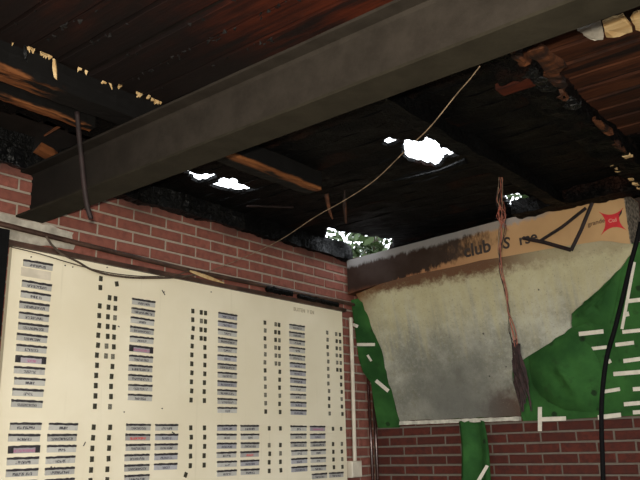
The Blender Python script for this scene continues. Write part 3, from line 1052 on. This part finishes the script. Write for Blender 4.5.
def mk_sheet():
    t = NT('stained_grey_sheet')
    g = t.n('ShaderNodeNewGeometry').outputs['Position']
    s = t.sep(g)
    f = t.noise(g, 4, 6, .65)
    fine = t.noise(g, 42, 4, .7)
    col = t.mix(t.ramp(f, .32, .68), (.19, .19, .155), (.40, .395, .33))
    mo = t.noise(g, 15, 5, .7)
    col = t.mix(t.ramp(mo, .5, .72, 0, .5), col, (.20, .18, .10))
    col = t.mix(t.ramp(fine, .45, .75, 0, .4), col, (.46, .46, .40))
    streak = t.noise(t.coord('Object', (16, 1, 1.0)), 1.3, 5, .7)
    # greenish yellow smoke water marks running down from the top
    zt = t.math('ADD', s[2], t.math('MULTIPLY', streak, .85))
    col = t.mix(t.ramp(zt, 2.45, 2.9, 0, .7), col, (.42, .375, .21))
    # rust just below the box and at the upper left corner
    rz = t.math('ADD', s[2], t.math('MULTIPLY', t.noise(g, 14, 6, .75), .20))
    col = t.mix(t.math('MULTIPLY', t.ramp(rz, 2.565, 2.64, 0, .95), t.ramp(s[0], 1.6, 1.1, .3, 1.0)), col, (.085, .030, .011))
    lx = t.math('ADD', t.math('SUBTRACT', s[2], t.math('MULTIPLY', s[0], 1.3)), t.math('MULTIPLY', t.noise(g, 7, 5), .25))
    col = t.mix(t.ramp(lx, 2.20, 2.50, 0, .9), col, (.13, .055, .015))
    # rust at the lower right corner
    dist = t.n('ShaderNodeVectorMath', operation='DISTANCE')
    t.l(g, dist.inputs[0]); dist.inputs[1].default_value = (1.05, -.06, 1.63)
    dr = t.math('ADD', dist.outputs['Value'], t.math('MULTIPLY', t.noise(g, 22, 5), .16))
    col = t.mix(t.ramp(dr, .32, .18, 0, .95), col, (.060, .022, .010))
    # darker grey cloud in the lower middle
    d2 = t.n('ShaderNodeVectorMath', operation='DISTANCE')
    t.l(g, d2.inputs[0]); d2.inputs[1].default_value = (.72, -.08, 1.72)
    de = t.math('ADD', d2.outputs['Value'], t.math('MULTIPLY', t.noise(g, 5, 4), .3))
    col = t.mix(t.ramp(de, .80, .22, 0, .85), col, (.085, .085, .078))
    gr = t.noise(g, 85, 3, .8)
    col = t.mix(t.ramp(gr, .56, .72, 0, .55), col, (.10, .095, .07))
    gw = t.noise(t.coord('Object', (60, 60, 60)), 1.7, 3, .8)
    col = t.mix(t.ramp(gw, .62, .8, 0, .35), col, (.56, .55, .48))
    vo = t.n('ShaderNodeTexVoronoi'); vo.inputs['Scale'].default_value = 9; t.l(g, vo.inputs['Vector'])
    sp = t.math('MULTIPLY', t.ramp(vo.outputs['Distance'], .075, .045), t.ramp(t.sep(vo.outputs['Color'])[0], .5, .52))
    col = t.mix(t.math('MULTIPLY', sp, .8), col, (.03, .03, .025))
    t.bump(fine, .3, .004)
    return t.done(col, .7, 0, .3)
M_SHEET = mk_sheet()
M_SHEETEDGE = m_plain('broken_plaster_edge', (.44, .42, .36), .9, 0, .25, 25, .1)
sheet = empty('grey_sheet', (.7, -.06, 1.62))
tag(sheet, 'stained grey sheet with ragged edges over the green cloth below the cardboard box', 'sheet')
outline = [(356, 294), (362, 303), (367, 314), (373, 331), (380, 345), (384, 358), (386, 372), (391, 390), (396, 406), (400, 421), (428, 420), (458, 418.5), (490, 417), (520, 416),
           (520, 408), (517, 397), (513.5, 384), (511.5, 370), (513, 366), (527, 357), (545, 345.5), (560, 336), (571, 328), (571, 314), (578, 307), (587, 300), (605, 284), (620, 268), (632, 252), (632, 244), (600, 241), (545, 249), (480, 261), (420, 274), (380, 284)]
fine = []
rr = random.Random(9)
for q in range(len(outline)):
    a = Vector((*outline[q], 0)); b = Vector((*outline[(q + 1) % len(outline)], 0))
    for s in range(3):
        p = a.lerp(b, s / 3)
        fine.append(pan(p.x + rr.uniform(-.7, .7), p.y + rr.uniform(-.6, .6), .016))
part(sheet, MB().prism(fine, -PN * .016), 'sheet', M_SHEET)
# broken lower edge, a pale ragged lip
mb = MB(); rings = []
for q in range(30):
    t = q / 29
    p = pan(400 + 120 * t, 423.2 - 4.6 * t, .010)
    h = .012 + .004 * nz(q * .8, 2)
    rings.append([p + Vector((0, -.006, h)), p + Vector((0, -.012, -h)), p + Vector((0, .02, -h)), p + Vector((0, .02, h))])
part(sheet, mb.loft(rings), 'broken_edge', M_SHEETEDGE)

def mk_box():
    t = NT('sooty_cardboard')
    g = t.n('ShaderNodeNewGeometry').outputs['Position']
    s = t.sep(g)
    f = t.noise(g, 6, 5)
    fx = t.ramp(s[0], .1, 1.9)
    clean = t.mix(fx, (.26, .105, .048), (.47, .30, .15))
    clean = t.mix(t.ramp(f, .3, .8, 0, .35), clean, (.30, .17, .085))
    vert = t.math('SUBTRACT', t.noise(t.coord('Object', (13, 13, 5.5)), 1.5, 6, .75), .5)
    # soot licked over the middle of the box, its lower edge climbing to the right
    lo = t.math('ADD', t.math('SUBTRACT', s[2], t.math('MULTIPLY', s[0], .15)), t.math('MULTIPLY', vert, .16))
    soot = t.math('MULTIPLY', t.ramp(lo, 2.472, 2.505), t.ramp(t.math('ADD', s[0], t.math('MULTIPLY', vert, .9)), 1.25, .85))
    col = t.mix(t.math('MULTIPLY', soot, .93), clean, t.mix(t.ramp(f, .35, .7), (.004, .0035, .004), (.018, .015, .0155)))
    # ash-grey wash along the upper edge
    ez = t.math('ADD', t.math('SUBTRACT', s[2], t.math('MULTIPLY', s[0], .045)), t.math('MULTIPLY', vert, .10))
    ash = t.math('MULTIPLY', t.ramp(ez, 2.705, 2.735), t.ramp(s[0], 1.60, 1.45))
    col = t.mix(t.math('MULTIPLY', ash, .8), col, (.23, .225, .225))
    # rust-brown scorching along the lower edge at the left
    bz = t.math('ADD', s[2], t.math('MULTIPLY', vert, .08))
    col = t.mix(t.math('MULTIPLY', t.ramp(bz, 2.57, 2.53), t.ramp(s[0], .6, .2, 0, .8)), col, (.10, .035, .016))
    return t.done(col, .85, 0, .2)
M_BOX = mk_box()
M_BOXEND = m_plain('box_end_print', (.17, .14, .105), .85, 0, .9, 55)
box = empty('cardboard_box', (1.0, -.14, 2.52))
tag(box, 'long sooty cardboard box with a red star and lettering above the grey sheet', 'box')
YF = -.285
bt_l = (at(350, 296, 1, YF).x, 2.535)
x0, x1 = .022, 1.975
zt0, zt1 = 2.772, 2.835
zb0, zb1 = 2.515, 2.535
nseg = 24
rings = []
for q in range(nseg + 1):
    t = q / nseg; x = x0 + (x1 - x0) * t
    zb_ = 2.525 + .055 * math.sin(min(1, t * 1.15) * math.pi) ** .8 + .004 * nz(q * .7, 3)
    zt_ = zt0 + (zt1 - zt0) * min(1, t * 1.3) + .004 * nz(q * .6, 9)
    yf = YF + .004 * nz(q * .5, 5)
    rings.append([(x, yf, zb_), (x, yf, zt_), (x, -.012, zt_), (x, -.06, zb_)])
part(box, MB().loft(rings), 'carton', M_BOX)
part(box, MB().prism([(x1, YF + .004, 2.53), (x1, YF + .004, 2.83), (x1, -.02, 2.83), (x1, -.06, 2.53)], (.004, 0, 0)), 'end_flap', M_BOXEND)
# print on the front
M_RED = m_plain('red_print', (.52, .020, .028), .6, 0, .12, 20)
M_INK = m_plain('black_ink', (.030, .022, .020), .7, 0, .3, 20)
M_INKB = m_plain('brown_ink', (.15, .085, .045), .7, 0, .3, 20)
M_PINK = m_plain('pale_print', (.62, .25, .20), .7, 0, .1, 20)
yf = YF - .0055
sc = at(612, 220.5, 1, yf)
def star(c, r_out, r_in):
    pts = []
    n = 8
    arms = [(-.93, .93), (.93, .80), (1.0, -1.0), (-.95, -.95)]
    for i in range(4):
        a = arms[i]; b = arms[(i + 1) % 4]
        pa = Vector((a[0], a[1])) * r_out
        pb = Vector((b[0], b[1])) * r_out
        mid = (pa + pb) / 2
        inn = mid.normalized() * r_in
        for s in range(n):
            t = s / n
            q = pa * (1 - t) ** 2 + inn * 2 * t * (1 - t) * .12 + pb * t ** 2
            pts.append(Vector((c.x + q.x, yf, c.z + q.y)))
    return pts
part(box, MB().prism(star(sc, .074, .055), (0, .004, 0)), 'red_star', M_RED)
def letter(body, px, py, size, mat, rot=0.0, shear=0.0, dy=0.0):
    me = text_mesh('lettering', body, size, mat, .0008, shear)
    p = at(px, py, 1, yf - dy)
    return link('lettering', me, box, p - box.location, (math.pi / 2, rot, 0))
letter('Ctd', 612.5, 220.5, .030, M_PINK, 0, 0, .002)
letter('grande', 596, 222.5, .036, M_INKB, -.06, .1)
letter('club', 477, 249, .115, M_INK, -.05)
letter('S', 506.5, 243.5, .10, M_INK, .2)
letter('rse', 528, 238.5, .095, M_INK, -.05)
sw = [at(x, y, 1, yf) for x, y in ((618, 214.5), (620, 212), (622, 209), (621.5, 213), (619, 217))]
part(box, MB().prism(sw, (0, .003, 0)), 'dark_mark', M_INK)

# bent metal strap in front of the box
st = empty('bent_strap', at(560, 235, 1, -.40))
tag(st, 'bent dark metal strap forming a triangle in front of the cardboard box', 'strap')
Q = lambda x, y: at(x, y, 1, -.38)
part(st, MB().tube([Q(523, 238), Q(545, 242.5), Q(571, 250)], .0115, 4), 'bar', M_RUST)
part(st, MB().tube([Q(571, 250.5), Q(581, 230), Q(592, 203)], .0115, 4), 'bar', M_RUST)
part(st, MB().tube([Q(540, 241), Q(562, 227), Q(586, 208)], .010, 4), 'bar', M_RUST)

# ------------------------------------------------------------------ hanging wires on the right
HX, HY = 1.585, -1.06
bundle = empty('wire_bundle', at(500, 170, 1, HY))
tag(bundle, 'frayed copper-red wire bundle hanging from the ceiling in front of the grey sheet', 'wires')
path = [(492, 161), (498, 166), (501, 180), (500, 200), (503, 215), (502, 230), (500, 250), (501, 270), (505, 292), (509, 312), (513, 332), (517, 352)]
for q in range(7):
    rr = random.Random(40 + q)
    pts = []
    for i, (x, y) in enumerate(path):
        a = i / (len(path) - 1)
        sp = 1.5 + (2.4 if 190 < y < 235 else 0) + (2.4 if y > 325 else 0)
        p = at(x + rr.uniform(-sp, sp), y, 1, HY) + Vector((0, rr.uniform(-.01, .01), 0))
        pts.append(p)
    o = wire('strand', pts, .0021, (M_COPPER, M_COPPERD, M_WIRE)[q % 3] if q else M_COPPER, None, None, 4)
    o.data.transform(Matrix.Translation(-bundle.location)); o.parent = bundle
for q in range(6):
    rr = random.Random(70 + q)
    x, y = 500 + rr.uniform(-2, 4), rr.uniform(196, 215)
    pts = [at(x, y, 1, HY), at(x + rr.uniform(-3, 7), y + 10, 1, HY - .02), at(x + rr.uniform(-4, 9), y + 22, 1, HY)]
    o = wire('strand', pts, .0018, M_COPPER, None, None, 4)
    o.data.transform(Matrix.Translation(-bundle.location)); o.parent = bundle
mb = MB()
for q in range(34):
    rr = random.Random(200 + q)
    x0_, y0_ = 515 + rr.uniform(-3, 5), rr.uniform(338, 362)
    y1_ = rr.uniform(380, 413); x1_ = 525 + rr.uniform(-7, 8) * (y1_ - 350) / 60
    zz = rr.uniform(-.03, .03)
    mb.tube([at(x0_, y0_, 1, HY + zz * .3), at((x0_ + x1_) / 2 + rr.uniform(-4, 4), (y0_ + y1_) / 2, 1, HY + zz), at(x1_, y1_, 1, HY + zz)], [.004, .007, .004], 4)
part(bundle, mb, 'burnt_clump', M_COPPERD)

wire('hanging_cable', [at(x, y, 1, -.42) for x, y in ((641, 222), (637, 240), (631, 262), (624, 292), (615, 328), (608, 352), (604, 375), (601.5, 405), (601.5, 432), (602.5, 460), (603.5, 500), (604, 560))],
     .0125, M_BLACK, 'thick black cable hanging in front of the green cloth at the right', 'cable', 8)

# ------------------------------------------------------------------ trees outside
def tree(loc, h, spread, seed, label, n=5200):
    rnd = random.Random(seed)
    t = empty('garden_tree', loc)
    tag(t, label, 'tree', 'trees behind the burnt roof')
    mb = MB(); base = Vector(loc)
    mb.tube([base, base + Vector((.05, .02, h * .3)), base + Vector((-.05, .1, h * .6)), base + Vector((.1, 0, h * .92))], [.16, .12, .08, .02], 8)
    tips = []
    for k in range(26):
        z = h * rnd.uniform(.22, .9); a = rnd.uniform(0, 2 * math.pi); L = spread * rnd.uniform(.45, 1.0) * (1 - .5 * z / h)
        p0 = base + Vector((0, .04, z)); p1 = p0 + Vector((math.cos(a) * L, math.sin(a) * L, L * rnd.uniform(.1, .6)))
        mb.tube([p0, p0.lerp(p1, .5) + Vector((0, 0, .08)), p1], [.035, .022, .008], 5)
        tips.append((p0, p1))
    part(t, mb, 'trunk', M_BARK)
    lf = MB()
    for k in range(n):
        a, b = rnd.choice(tips)
        c = a.lerp(b, rnd.uniform(.3, 1.1)) + Vector((rnd.gauss(0, .32), rnd.gauss(0, .32), rnd.gauss(0, .26)))
        s = rnd.uniform(.05, .10)
        u = Vector((rnd.gauss(0, 1), rnd.gauss(0, 1), rnd.gauss(0, .6))).normalized(); w = u.cross(Vector((rnd.gauss(0, 1), rnd.gauss(0, 1), rnd.gauss(0, 1)))).normalized()
        i = len(lf.v)
        lf.v += [tuple(c - u * s), tuple(c + w * s * .5), tuple(c + u * s), tuple(c - w * s * .5)]
        lf.face([i, i + 1, i + 2, i + 3])
    lf.v = [(x - loc[0], y - loc[1], z - loc[2]) for x, y, z in lf.v]
    o = link('foliage', lf.mesh('foliage', [M_LEAF]), t)
    o['kind'] = 'stuff'
_d = ray(372, 240); _d.z = 0; _t1 = CAM + _d.normalized() * 10.6
tree((_t1.x, _t1.y, -.13), 5.0, 1.35, 1, 'leafy green tree seen through the gap above the wall corner')
_d = ray(565, 240); _d.z = 0; _t2 = CAM + _d.normalized() * 11.5
tree((_t2.x, _t2.y, -.13), 5.6, 1.5, 2, 'green tree seen through the small gap above the cardboard box', 9000)
